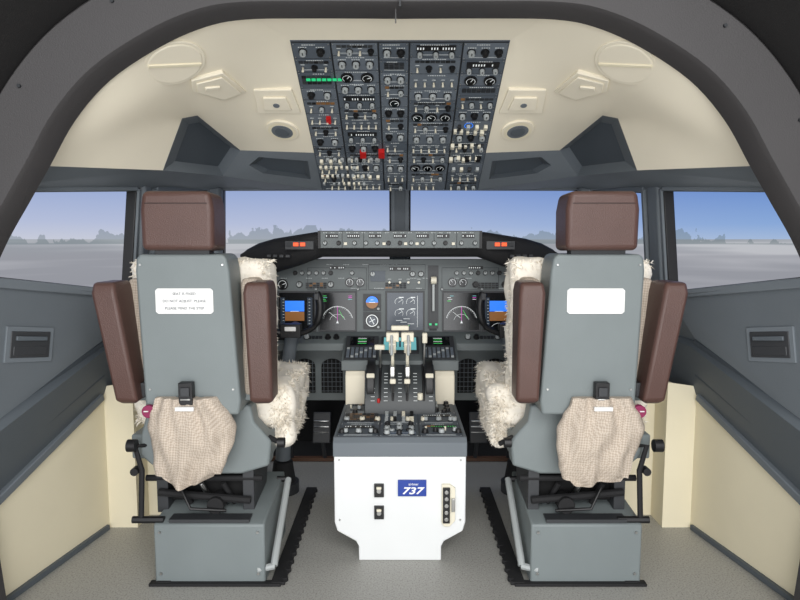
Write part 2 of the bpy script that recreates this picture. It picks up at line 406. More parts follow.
# ---------------------------------------------------------------- panel detail generators
def knob(b,x,y,r,m=knobg):
    b.cyl((x,y,0),r*1.25,.003,black,14); b.cyl((x,y,0),r,.016,m,14,r2=r*.85); b.box((x,y+r*.4,.0165),(r*.25,r*.9,.002),black)
def toggle(b,x,y,m=knobw,s=1):
    b.cyl((x,y,0),.0045*s,.004,chrome,8); b.cyl((x,y,.003),.0025*s,.016*s,m,8,r2=.0042*s); b.box((x,y+.012*s,.001),(.013*s,.0022,.001),mark)
def guard(b,x,y,m=knobw,s=1):
    b.box((x,y,.007*s),(.013*s,.024*s,.014*s),m,rx=.25); b.box((x,y-.016*s,.001),(.016*s,.002,.001),mark)
def gauge(b,x,y,r):
    b.cyl((x,y,0),r,.006,black,22); b.cyl((x,y,.006),r*.86,.001,scr,22)
    b.ring((x,y,.0075),r*.66,r*.72,-50,230,gw,18)
    a=random.uniform(.3,2.6); b.box((x+math.cos(a)*r*.3,y+math.sin(a)*r*.3,.0078),(r*.6,r*.07,.001),gw,rz=a)
def lights(b,x,y,nx,ny,m=None):
    for i in range(nx):
        for j in range(ny):
            mm=m or random.choice([edge,edge,edge,edge,dkgrey,dkgrey,amber,black])
            b.box((x+(i-(nx-1)/2)*.017,y+(j-(ny-1)/2)*.010,.002),(.0145,.008,.004),mm)
def disp(b,x,y,w,h,m=gw,rows=1):
    b.box((x,y,.002),(w,h,.004),black)
    for r in range(rows):
        yy=y+(r-(rows-1)/2)*h/rows; k=max(2,int(w/.009))
        for i in range(k):
            if random.random()<.8: b.box((x-w/2+w*(i+.5)/k,yy,.0045),(w/k*.4,h/rows*.4,.001),m)
def txt(b,x,y,w,h=.0025): 
    k=max(1,int(w/.007))
    for i in range(k): 
        b.box((x-w/2+(i+.5)*w/k,y,.0006),(w/k*random.uniform(.5,.85),h,.001),mark)
def module(b,x,y,w,h,kind,m=pand):
    b.box((x,y,-.0005),(w,h,.003),edge); b.box((x,y,.0008),(w-.003,h-.003,.003),m)
    s=b.M; b.M=s@Matrix.Translation((0,0,.0023))
    for sx in(-1,1):
        for sy in(-1,1): b.cyl((x+sx*(w/2-.006),y+sy*(h/2-.006),0),.0022,.001,chrome,6)
    txt(b,x+random.uniform(-.01,.01),y+h/2-.008,w*random.uniform(.3,.6))
    if random.random()<.5: b.box((x,y-h/2+.012,.0006),(w*.7,.0012,.001),mark)
    xs=lambda n:[x+(i-(n-1)/2)*(w/n)*.92 for i in range(n)]
    if kind=='sw':
        n=max(2,int(w/.03)); rows=max(1,int(h/.04))
        for r in range(rows):
            yy=y+(r-(rows-1)/2)*h/rows-.003
            for q in xs(n):
                if random.random()<.85: toggle(b,q,yy)
    elif kind=='gd':
        n=max(2,int(w/.034)); rows=max(1,int(h/.055))
        for r in range(rows):
            yy=y+(r-(rows-1)/2)*h/rows-.002
            for q in xs(n): guard(b,q,yy,random.choice([knobw,black,knobw,knobg]))
    elif kind=='kn':
        n=max(1,int(w/.045)); rows=max(1,int(h/.045))
        for r in range(rows):
            yy=y+(r-(rows-1)/2)*h/rows-.002
            for q in xs(n): knob(b,q,yy,.0115,random.choice([knobg,knobg,black])); txt(b,q,yy+.018,.03)
    elif kind=='gg':
        n=max(1,int(w/.055)); rows=max(1,int(h/.06))
        for r in range(rows):
            yy=y+(r-(rows-1)/2)*h/rows-.002
            for q in xs(n): gauge(b,q,yy,.022)
    elif kind=='li':
        lights(b,x,y+.004,int((w-.015)/.017),max(1,int((h-.02)/.012)))
    elif kind=='ds':
        disp(b,x,y+h*.18,w*.75,min(.022,h*.35)); 
        n=max(2,int(w/.045))
        for q in xs(n): knob(b,q,y-h*.22,.0085)
    elif kind=='mix':
        n=max(2,int(w/.036)); 
        lights(b,x,y+h*.27,int((w-.02)/.017),1)
        for i,q in enumerate(xs(n)): (knob(b,q,y-h*.12,.009,random.choice([knobg,black])) if i%2 else toggle(b,q,y-h*.12))
    b.M=s

# ---------------------------------------------------------------- overhead panel
oh=empty('overhead_switch_panel')
c=(Vector((0,2.05,1.8365))+Vector((0,2.84,1.426)))/2; upv=Vector((0,2.05,1.8365))-Vector((0,2.84,1.426)); OLn=upv.length
M=frame(c,(1,0,0),upv)
b=B(M); b.box((0,0,-.025),(.71,OLn,.05),pand2); b.box((0,0,-.004),(.70,OLn-.01,.009),edge); b.obj('backing',oh,bevel=.002)
b=B(M@Matrix.Translation((0,0,.002)))
cols=[(-.350,.125,['kn','mix','li','kn','mix','sw','mix','kn','mix','gd','sw','mix','sw']),
      (-.222,.150,['mix','kn','gg','kn','ds','mix','sw','ds','kn','mix','kn','gd','sw']),
      (-.069,.098,['kn','li','kn','mix','gg','kn','mix','kn','sw','mix','kn','sw','mix']),
      (.032,.170,['ds','mix','sw','kn','mix','gg','mix','kn','sw','mix','gg','mix','sw']),
      (.205,.145,['kn','ds','gg','li','mix','kn','gd','kn','mix','kn','gd','sw','mix'])]
for x0,w,kinds in cols:
    hs=[random.uniform(.055,.085) for _ in kinds]; t=sum(hs); y=OLn/2-.008
    for k,h in zip(kinds,hs):
        h=h*(OLn-.016)/t
        module(b,x0+w/2,y-h/2,w,h,k,random.choice([pand,pand,pand2])); y-=h
def tv(t): return OLn*(.5-t)
for i in range(7): b.box((-.315+i*.018,tv(.19),.008),(.014,.007,.006),greenl)
b.box((-.268,tv(.43),.010),(.017,.028,.016),red)
b.box((-.15,tv(.665),.012),(.024,.038,.022),red); b.box((-.075,tv(.665),.012),(.024,.038,.022),red)
for t in(.52,.62,.72):
    for i in range(5): guard(b,.212+i*.026+random.uniform(-.003,.003),tv(t)+random.uniform(-.006,.006),knobw,random.uniform(.8,1.1))
for t in(.79,.86,.93):
    for i in range(10):
        if random.random()<.8: guard(b,-.335+i*.022,tv(t)+random.uniform(-.004,.004),random.choice([knobw,knobw,knobg]),random.uniform(.7,.95))
for i in range(8): knob(b,-.30+i*.03,tv(.72),.009,knobg)
b.ring((.262,tv(.47),.008),.014,.017,0,360,gb,20)
b.obj('switch_modules',oh)

# ---------------------------------------------------------------- main instrument panel
mip=empty('main_instrument_panel')
M=frame((0,2.95,.937),(1,0,0),(0,.06,1)) 
b=B(M)
b.prism([(-.86,-.13),(-.80,.10),(-.62,.175),(.62,.175),(.80,.10),(.86,-.13),(.62,-.18),(-.62,-.18)],-.04,0,pan)
b.obj('panel_plate',mip,bevel=.004)
b=B(M)
Z=lambda z:z-.937
def bezel(x,z,w,h,m=scr):
    b.box((x,Z(z),.004),(w,h,.010),dkgrey); b.box((x,Z(z),.0095),(w-.016,h-.016,.002),m)
def nd(x,z,w,h):
    bezel(x,z,w,h); y=Z(z)-h*.26
    b.ring((x,y,.011),w*.40,w*.41,15,165,gw,30)
    for a in range(20,165,8):
        ra=math.radians(a); b.box((x+math.cos(ra)*w*.385,y+math.sin(ra)*w*.385,.0112),(.006,.001,.0005),gw,rz=ra)
    b.box((x,y+w*.2,.0112),(.0015,w*.40,.0005),gm); b.ring((x,y,.011),w*.2,w*.206,15,165,gw,20)
    b.prism([(x-.006,y-.006),(x+.006,y-.006),(x,y+.008)],.011,.0115,gw)
    b.box((x+w*.1,y+w*.2,.0112),(.0015,w*.25,.0005),gg,rz=.5); b.box((x-w*.12,y+w*.18,.0112),(.0015,w*.25,.0005),gw,rz=.9)
    for i in range(4): b.box((x-w*.36+random.uniform(0,.02),Z(z)+h*.38-i*.008,.0112),(.018,.002,.0005),random.choice([gw,gg,cyan]))
    for i in range(3): b.box((x+w*.33,Z(z)+h*.38-i*.008,.0112),(.018,.002,.0005),random.choice([gw,gm,cyan]))
def pfd(x,z,w,h):
    bezel(x,z,w,h); y=Z(z)
    b.box((x-.01,y+h*.13,.011),(w*.5,h*.26,.001),gb); b.box((x-.01,y-h*.12,.011),(w*.5,h*.22,.001),gbr)
    b.box((x-.01,y,.0118),(w*.22,.0025,.0005),gw)
    b.box((x-w*.36,y,.011),(w*.12,h*.68,.001),scr2); b.box((x+w*.34,y,.011),(w*.13,h*.68,.001),scr2)
    for i in range(9):
        b.box((x-w*.34,y-h*.3+i*h*.075,.0118),(.008,.0012,.0005),gw); b.box((x+w*.33,y-h*.3+i*h*.075,.0118),(.008,.0012,.0005),gw)
    b.ring((x-.01,y-h*.52,.011),w*.24,w*.25,40,140,gw,14)
nd(-.298,.862,.184,.194); pfd(-.492,.862,.184,.194)
nd(.293,.862,.184,.194); pfd(.482,.862,.184,.194)
bezel(.024,.862,.186,.194,scr2); y=Z(.862)
for i in range(2):
    for j in range(2):
        cx=-.005+i*.055; cy=y+.045-j*.055
        b.ring((cx,cy,.0112),.0185,.0198,-30,210,gw,18); b.box((cx+.006,cy+.004,.0115),(.02,.0015,.0005),gw,rz=.6); b.box((cx+.012,cy+.022,.0115),(.022,.004,.0005),gw)
for i in range(5): b.box((.01+random.uniform(-.02,.05),y-.035-i*.008,.0115),(.03,.002,.0005),random.choice([gw,gg,gw]))
b.box((.083,y,.0112),(.0015,.15,.0005),gw)
for zz,kk in((.905,0),(.818,1)):
    b.box((-.133,Z(zz),.004),(.084,.08,.010),dkgrey); b.cyl((-.133,Z(zz),.009),.034,.003,black,28)
    if kk==0:
        b.prism([(-.133+.029*math.cos(math.radians(a)),Z(zz)+.029*math.sin(math.radians(a))) for a in range(0,181,15)],.012,.013,gb)
        b.prism([(-.133+.029*math.cos(math.radians(a)),Z(zz)+.029*math.sin(math.radians(a))) for a in range(180,361,15)],.012,.013,gbr)
        b.box((-.133,Z(zz),.0135),(.03,.003,.001),gw); b.box((-.133,Z(zz)+.012,.0135),(.014,.002,.001),gw)
    else:
        b.ring((-.133,Z(zz),.0125),.025,.029,0,360,gw,28); b.cyl((-.133,Z(zz),.0122),.021,.0006,scr2,20); b.box((-.133,Z(zz),.0135),(.003,.04,.001),gw,rz=.5); b.box((-.133,Z(zz),.0135),(.03,.003,.001),gw,rz=.5)
    b.cyl((-.103,Z(zz)-.03,.009),.006,.014,knobg,10)
b.box((.158,Z(.93),.003),(.05,.30,.006),dkgrey); b.box((.158,Z(.94),.02),(.010,.15,.03),knobg); b.cyl((.146,Z(1.01),.04),.018,.025,knobw,18,'x')
for i in range(3): b.box((.145+i*.014,Z(.80),.006),(.011,.009,.004),greenl if i!=1 else edge)
b.box((.158,Z(.775),.006),(.035,.009,.004),edge)
for x in(-.62,-.56,.56,.62): gauge(b,x,Z(.99),.027)
for x in(-.24,-.19,.25,.30): gauge(b,x,Z(1.0),.022)
for i in range(9):
    xx=-.50+i*.034
    if i<6 or i>7: knob(b,xx,Z(1.045),.009,random.choice([knobg,black]))
for i in range(8): knob(b,.27+i*.034,Z(1.045),.009,random.choice([knobg,black]))
for cx in(-.40,-.02,.42):
    lights(b,cx,Z(.985),6,3)
for cx in (-.48,-.33,.36,.50): knob(b,cx,Z(.99),.013,random.choice([knobg,black]))
for cx in (-.13,.06,.10): knob(b,cx,Z(1.04),.012)
for cx in (-.05,0,.04,.09): toggle(b,cx,Z(1.0),s=1.3)
for x0,x1,z0,z1 in((-.44,-.16,.965,1.07),(.20,.47,.965,1.07),(-.15,.12,.965,1.085)):
    b.box(((x0+x1)/2,Z(z1),.001),(x1-x0,.0015,.002),edge); b.box(((x0+x1)/2,Z(z0),.001),(x1-x0,.0015,.002),edge)
    for x in(x0,x1): b.box((x,Z((z0+z1)/2),.001),(.0015,z1-z0,.002),edge)
disp(b,-.0,Z(1.065),.10,.018); disp(b,-.30,Z(1.07),.07,.015); disp(b,.36,Z(1.07),.07,.015)
b.box((-.105,Z(1.03),.003),(.07,.05,.005),pand2); lights(b,-.105,Z(1.03),3,3)
for i in range(40):
    txt(b,random.uniform(-.6,.6),Z(random.choice([.972,1.02,1.085,.76])),.03)
for cx in(-.40,-.20,.20,.39): knob(b,cx+.0,Z(.968)-.0,.006)
b.obj('instruments',mip)
b=B(); b.prism([(2.99,.765),(2.93,.765),(2.86,.72),(2.86,.685),(2.99,.685)],-.84,.84,pan,'x'); b.obj('lower_lip',mip,bevel=.003)
b=B(frame((0,2.895,.7425),(1,0,0),(0,.07,.045)))
for x in(-.50,-.44,-.34,-.30,.32,.36,.46,.52): knob(b,x,0,.012,random.choice([knobg,black]))
for x in(-.40,.41): lights(b,x,0,4,2)
for x in(-.57,.58): b.box((x,0,.004),(.07,.03,.008),black)
b.obj('lower_knobs',mip)
for sx in(-1,1):
    b=B()
    b.box((sx*.56,3.03,.55),(.62,.03,.28),pan)
    for cx in(.335,.47,.62,.76):
        P=[(-.052,-.09),(.052,-.09),(.052,.04)]+[(.052*math.cos(math.radians(a)),.04+.04*math.sin(math.radians(a))) for a in range(15,180,15)]+[(-.052,.04)]
        P=[(sx*cx+x,.54+z) for x,z in P]
        b.prism(P,3.005,3.016,dark,'y')
        for i in range(5): b.box((sx*cx-.04+i*.02,3.003,.535),(.002,.003,.165),wallg)
        for i in range(7): b.box((sx*cx,3.003,.46+i*.023),(.104,.003,.002),wallg)
    b.obj('net_pocket_panel',mip,bevel=.001)
b=B()
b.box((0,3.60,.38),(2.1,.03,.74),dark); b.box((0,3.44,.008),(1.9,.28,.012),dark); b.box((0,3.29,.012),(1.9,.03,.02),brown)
b.obj('footwell_liner')
for sx in(-1,1):
    r=empty('rudder_pedals'); b=B()
    for dx in(-.09,.09):
        x=sx*.5+dx; b.box((x,3.18,.22),(.09,.025,.16),dkgrey,rx=-.35); b.tube([(x,3.2,.16),(x,3.3,.0)],.012,dkgrey)
        for k in range(4): b.box((x,3.163+.0,.17+k*.03),(.08,.01,.008),chrome)
    b.obj('pedal_plates',r,bevel=.004)

# ---------------------------------------------------------------- glareshield
gl=empty('glareshield'); b=B(); vs=[]
xs=[-.74,-.72,-.66,-.58,-.48,-.38,-.36,0,.36,.38,.48,.58,.66,.72,.74]
def gtop(a): 
    return 1.238 if a<=.38 else 1.238-.03*((a-.38)/.2) if a<.58 else 1.208-.05*((a-.58)/.14)**1.5 if a<=.72 else 1.14
def gbot(a):
    return 1.125 if a<=.36 else 1.125-.075*min(1,(a-.36)/.2) if a<.6 else 1.05+.05*((a-.6)/.12) if a<=.72 else 1.115
for x in xs:
    a=abs(x); t=gtop(a); bo=gbot(a); ya=2.76+.12*max(0,(a-.36)/.38)**1.3+(.02 if a<=.36 else 0); yf=3.12
    h=t-bo
    for y,z in((yf,t+.0),(ya+.06,t),(ya+.02,t-.008),(ya,t-h*.2),(ya-.004,t-h*.5),(ya+.01,bo+h*.15),(ya+.04,bo),(yf-.12,bo)): vs.append((x,y,z))
k=8;nx=len(xs)
fs=[(i*k+j,i*k+(j+1)%k,(i+1)*k+(j+1)%k,(i+1)*k+j) for i in range(nx-1) for j in range(k)]+[tuple(range(k)),tuple(range((nx-1)*k,nx*k))]
b.add(vs,fs,blackm); b.obj('hood',gl,angle=50)
b=B()
b.box((0,2.775,1.203),(.70,.06,.072),pan); b.box((0,2.79,1.203),(.73,.05,.078),black)
M=frame((0,2.745,1.203),(1,0,0),(0,0,1)); b.M=M
for x in(-.30,-.205,-.11,0.0,.10,.19,.30): disp(b,x,.016,.055,.017)
for x in(-.33,-.27,-.20,-.15,-.10,-.05,.0,.05,.10,.15,.20,.27,.33): knob(b,x,-.015,.0085,random.choice([knobg,knobg,black]))
for x in(-.24,-.07,.025,.075,.235): b.box((x,-.018,.004),(.014,.012,.008),knobw)
for i in range(20): txt(b,-.33+i*.034,.030,.02)
for x in(-.255,-.16,.15,.25): b.box((x,0,.001),(.002,.07,.002),edge)
b.M=Matrix()
for sx in(-1,1):
    b.box((sx*.445,2.766,1.178),(.125,.03,.036),dkgrey)
    for i,mm in enumerate((orange,orange,edge)): b.box((sx*(.430+i*.030),2.748,1.182),(.022,.008,.016),mm)
    for i in range(4): b.box((sx*(.50+i*.03),2.775+.01*i,1.13-.0*i),(.018,.02,.012),dkgrey)
b.obj('mode_control_unit',gl,bevel=.002)

# ---------------------------------------------------------------- control yokes
for sx in(-1,1):
    r=empty('pilot_yoke_column'); cx=sx*.485; b=B()
    P=[(-.118,0,.17),(-.132,-.01,.13),(-.13,-.01,.07),(-.105,0,.02),(-.05,.01,-.01),(0,.02,-.012),(.05,.01,-.01),(.105,0,.02),(.13,-.01,.07),(.132,-.01,.13),(.118,0,.17)]
    P=catmull(P,4); b.tube([(cx+p.x,2.72+p.y,.80+p.z) for p in P],[.018 if abs(p.x)>.1 and p.z>.04 else .013 for p in P],black,10)
    b.box((cx,2.74,.80),(.09,.05,.06),black); b.cyl((cx,2.76,.80),.025,.1,dkgrey,14,'y')
    for q in(-.12,.12): b.box((cx+q,2.70,.955),(.022,.02,.03),dkgrey)
    b.box((cx,2.712,.81),(.05,.006,.02),label)
    b.obj('wheel',r,bevel=.003)
    b=B(); xb=sx*.56
    b.tube([(cx,2.83,.80),(cx+sx*.02,2.84,.74),(sx*.54,2.86,.5),(xb,2.88,.16)],[.026,.03,.033,.036],wallg,14)
    b.cyl((xb,2.88,.0),.075,.05,dkgrey,24); b.cyl((xb,2.88,.05),.06,.10,blackm,20,r2=.045)
    b.obj('column',r)

# ---------------------------------------------------------------- centre pedestal
ped=empty('center_pedestal')
b=B()
P=[(-.245,.415),(-.245,.15),(-.235,.115),(-.165,.075),(-.155,.055),(-.155,0),(.155,0),(.155,.055),(.165,.075),(.235,.115),(.245,.15),(.245,.415)]
b.prism(P,2.23,2.72,white,'y'); b.obj('white_body',ped,bevel=.004)
b=B(); b.prism([(2.225,.403),(2.225,.455),(2.245,.472),(2.72,.472),(2.72,.403)],-.248,.248,wallg,'x'); b.obj('grey_top_case',ped,bevel=.003)
b=B(frame((0,2.482,.473),(1,0,0),(0,1,0)))
for x0,w,kk in((-.235,.155,['ds','li','mix']),(-.078,.15,['kn','gd','ds']),(.074,.16,['mix','ds','kn'])):
    y=-.235; 
    for k,h in zip(kk,(.155,.155,.155)): module(b,x0+w/2,y+h/2,w,h,k,pand2); y+=h
for i in range(8): knob(b,-.22+i*.063,-.19,.012,random.choice([knobg,black]))
for i in range(8): knob(b,-.215+i*.062,-.03,.012,random.choice([knobg,knobw]))
for i in range(6): knob(b,-.19+i*.075,.08,.011,random.choice([knobg,black]))
for x in(-.15,.17): disp(b,x,-.12,.10,.02,gg)
for x in (-.02,.02): b.cyl((x,.1,0),.013,.03,knobw,12)
b.box((0,-.20,.006),(.12,.03,.01),scr2)
b.obj('radio_modules',ped)
b=B()
b.box((-.078,2.226,.275),(.036,.012,.05),black); b.box((-.078,2.226,.190),(.036,.012,.05),black)
for z in(.275,.190):
    b.cyl((-.078,2.214,z),.009,.01,chrome,12,'y'); b.box((-.078,2.214,z+.013),(.018,.01,.008),knobw)
b.prism([(.155,.30),(.155,.15),(.165,.138),(.185,.138),(.205,.16),(.205,.285),(.185,.30)],2.218,2.232,knobw,'y')
b.box((.172,2.214,.222),(.026,.012,.135),black)
for i in range(5): b.cyl((.172,2.206,.17+i*.026),.008,.006,chrome,10,'y')
b.box((.197,2.212,.225),(.012,.012,.05),chrome)
b.box((.045,2.226,.284),(.106,.008,.062),signb)
for x in(-.225,.225):
    for z in(.39,.16): b.cyl((x,2.226,z),.004,.008,chrome,8,'y')
b.obj('rear_fittings',ped,bevel=.0015)
t=text('sign_number','737',(.044,2.2212,.274),.036,textw,ped); t.scale=(1.4,1,1); t.data.shear=.25; t.data.offset=.0008
text('sign_caption','airliner',(.05,2.2212,.300),.013,textw,ped)
b=B(); b.prism([(2.93,0),(2.93,.62),(2.76,.655),(2.66,.635),(2.59,.585),(2.55,.52),(2.54,.47),(2.54,0)],-.150,.150,quad,'x')
for x in(-.085,-.03,.03,.10):
    arc=[(2.76,.659),(2.66,.640),(2.588,.589),(2.553,.53)]; arc2=[(y+.01,z-.03) for y,z in reversed(arc)]
    b.prism(arc+arc2,x-.006,x+.006,black,'x')
for sx in(-1,1): b.prism([(2.70,0),(2.70,.60),(2.72,.62),(2.93,.62),(2.93,0)],sx*.155,sx*.242,cream,'x')
b.obj('quadrant_body',ped,bevel=.004)
b=B(frame((0,2.57,.553),(1,0,0),(0,.04,.065)))
for x in(-.115,-.06,0,.065,.13):
    for k in range(4): b.box((x,-.03+k*.018,.002),(.016,.0025,.002),mark)
b.M=frame((0,2.625,.61),(1,0,0),(0,.07,.05))
for x in(-.115,-.06,0,.065,.13):
    for k in range(4): b.box((x,-.03+k*.018,.002),(.016,.0025,.002),mark)
b.obj('quadrant_markings',ped)
b=B()
for sx in(-1,1):
    b.cyl((sx*.125-.016,2.68,.57),.112,.032,black,40,'x'); b.cyl((sx*.125-.018,2.68,.57),.09,.036,dkgrey,32,'x'); b.cyl((sx*.125-.022,2.68,.57),.02,.044,chrome,16,'x')
    b.box((sx*.125,2.585,.628),(.034,.02,.012),knobw,rx=.9)
b.obj('trim_wheels',ped,bevel=.003)
b=B()
for x in(-.032,.032):
    b.beam((x,2.68,.57),(x,2.64,.77),.014,.03,knobw); b.box((x*1.0,2.62,.79),(.054,.04,.04),knobw); b.box((x,2.60,.75),(.03,.03,.05),knobw,rx=.5); b.beam((x*1.1,2.60,.80),(x*1.1,2.56,.72),.012,.012,knobg)
    b.box((x,2.60,.645),(.022,.05,.05),chrome)
b.box((0,2.61,.83),(.075,.025,.02),knobw)
b.beam((-.088,2.70,.60),(-.085,2.66,.73),.010,.014,chrome); b.box((-.088,2.65,.74),(.045,.022,.022),knobw)
b.beam((.105,2.72,.60),(.108,2.69,.76),.010,.014,chrome); b.box((.108,2.685,.775),(.022,.03,.045),knobw)
for x in(-.03,.03): b.beam((x,2.58,.55),(x,2.545,.61),.012,.012,chrome); b.box((x,2.54,.615),(.025,.02,.02),knobw)
b.cyl((.085,2.56,.53),.012,.03,knobw,12); b.box((-.09,2.55,.53),(.012,.014,.02),red)
b.obj('levers',ped,bevel=.004)
b=B(); b.prism([(2.935,.62),(2.935,.745),(2.90,.745),(2.725,.665),(2.725,.62)],-.262,.262,pan,'x'); b.obj('forward_case',ped,bevel=.003)
M=frame((0,2.8125,.706),(1,0,0),(0,.175,.08)); b=B(M)
for sx in(-1,1):
    b.box((sx*.175,0,.004),(.150,.18,.01),dkgrey); b.box((sx*.175,.045,.0095),(.11,.07,.002),scr)
    for j in range(5):
        for i in range(7): b.box((sx*.175-.06+i*.02,-.015-j*.016,.011),(.013,.010,.005),knobg if (i+j)%5==0 else pand)
    for i in range(4): b.box((sx*.175,.067-i*.014,.011),(.04,.002,.001),gg if i%2 else gw)
b.box((0,.02,.004),(.172,.13,.01),dkgrey); b.box((0,.025,.0095),(.15,.10,.002),cyan)
for i in range(5): b.box((-.04+i*.02,.02,.011),(.008,.05,.001),scr2)
b.obj('display_units',ped)

# ---------------------------------------------------------------- pilot seats
def fur(b,faces,n,ln,m):
    areas=[f[1].cross(f[2]).length for f in faces]; T=sum(areas)
    for f,a in zip(faces,areas):
        for _ in range(int(n*a/T)):
            p=f[0]+f[1]*random.random()+f[2]*random.random(); d=(f[3]+Vector((random.gauss(0,.7),random.gauss(0,.7),random.gauss(-.2,.7)))).normalized()
            l=ln*random.uniform(.5,1.2); s=d.cross(Vector((random.random(),random.random(),random.random()))).normalized()*.0028
            mid=p+d*l*.6+s*.6; tip=p+d*l+Vector((random.gauss(0,.005),random.gauss(0,.005),-.004))
            b.add([p-s-f[3]*.006,p+s-f[3]*.006,mid+s*.5,mid-s*.8,tip],[(0,1,2,3),(3,2,4)],m)
def boxfaces(x0,x1,y0,y1,z0,z1):
    V=Vector;X=V((x1-x0,0,0));Y=V((0,y1-y0,0));Zv=V((0,0,z1-z0));o=V((x0,y0,z0));q=V((x1,y1,z1))
    return [(o,X,Zv,V((0,-1,0))),(o,Y,Zv,V((-1,0,0))),(q,-Y,-Zv,V((1,0,0))),(q,-X,-Y,V((0,0,1))),(q,-X,-Zv,V((0,1,0)))]
from mathutils import noise as mn
def softbox(name,x0,x1,y0,y1,z0,z1,m,parent,amp=.012,r=.04,fs=18):
    bm=bmesh.new(); bmesh.ops.create_cube(bm,size=1); bmesh.ops.subdivide_edges(bm,edges=bm.edges[:],cuts=18,use_grid_fill=True)
    C=Vector(((x0+x1)/2,(y0+y1)/2,(z0+z1)/2)); H=Vector(((x1-x0)/2,(y1-y0)/2,(z1-z0)/2))
    for v in bm.verts:
        p=Vector((v.co.x*2*H.x,v.co.y*2*H.y,v.co.z*2*H.z)); q=Vector([max(-H[i]+r,min(H[i]-r,p[i])) for i in range(3)])
        d=p-q
        if d.length>1e-6: p=q+d.normalized()*r
        nn=(p-q).normalized() if d.length>1e-6 else p.normalized()
        w=C+p; v.co=w+nn*mn.noise(w*fs)*amp
    me=bpy.data.meshes.new(name); bm.to_mesh(me); bm.free(); me.materials.append(m)
    for p in me.polygons: p.use_smooth=True
    o=bpy.data.objects.new(name,me); S.collection.objects.link(o); o.parent=parent; return o

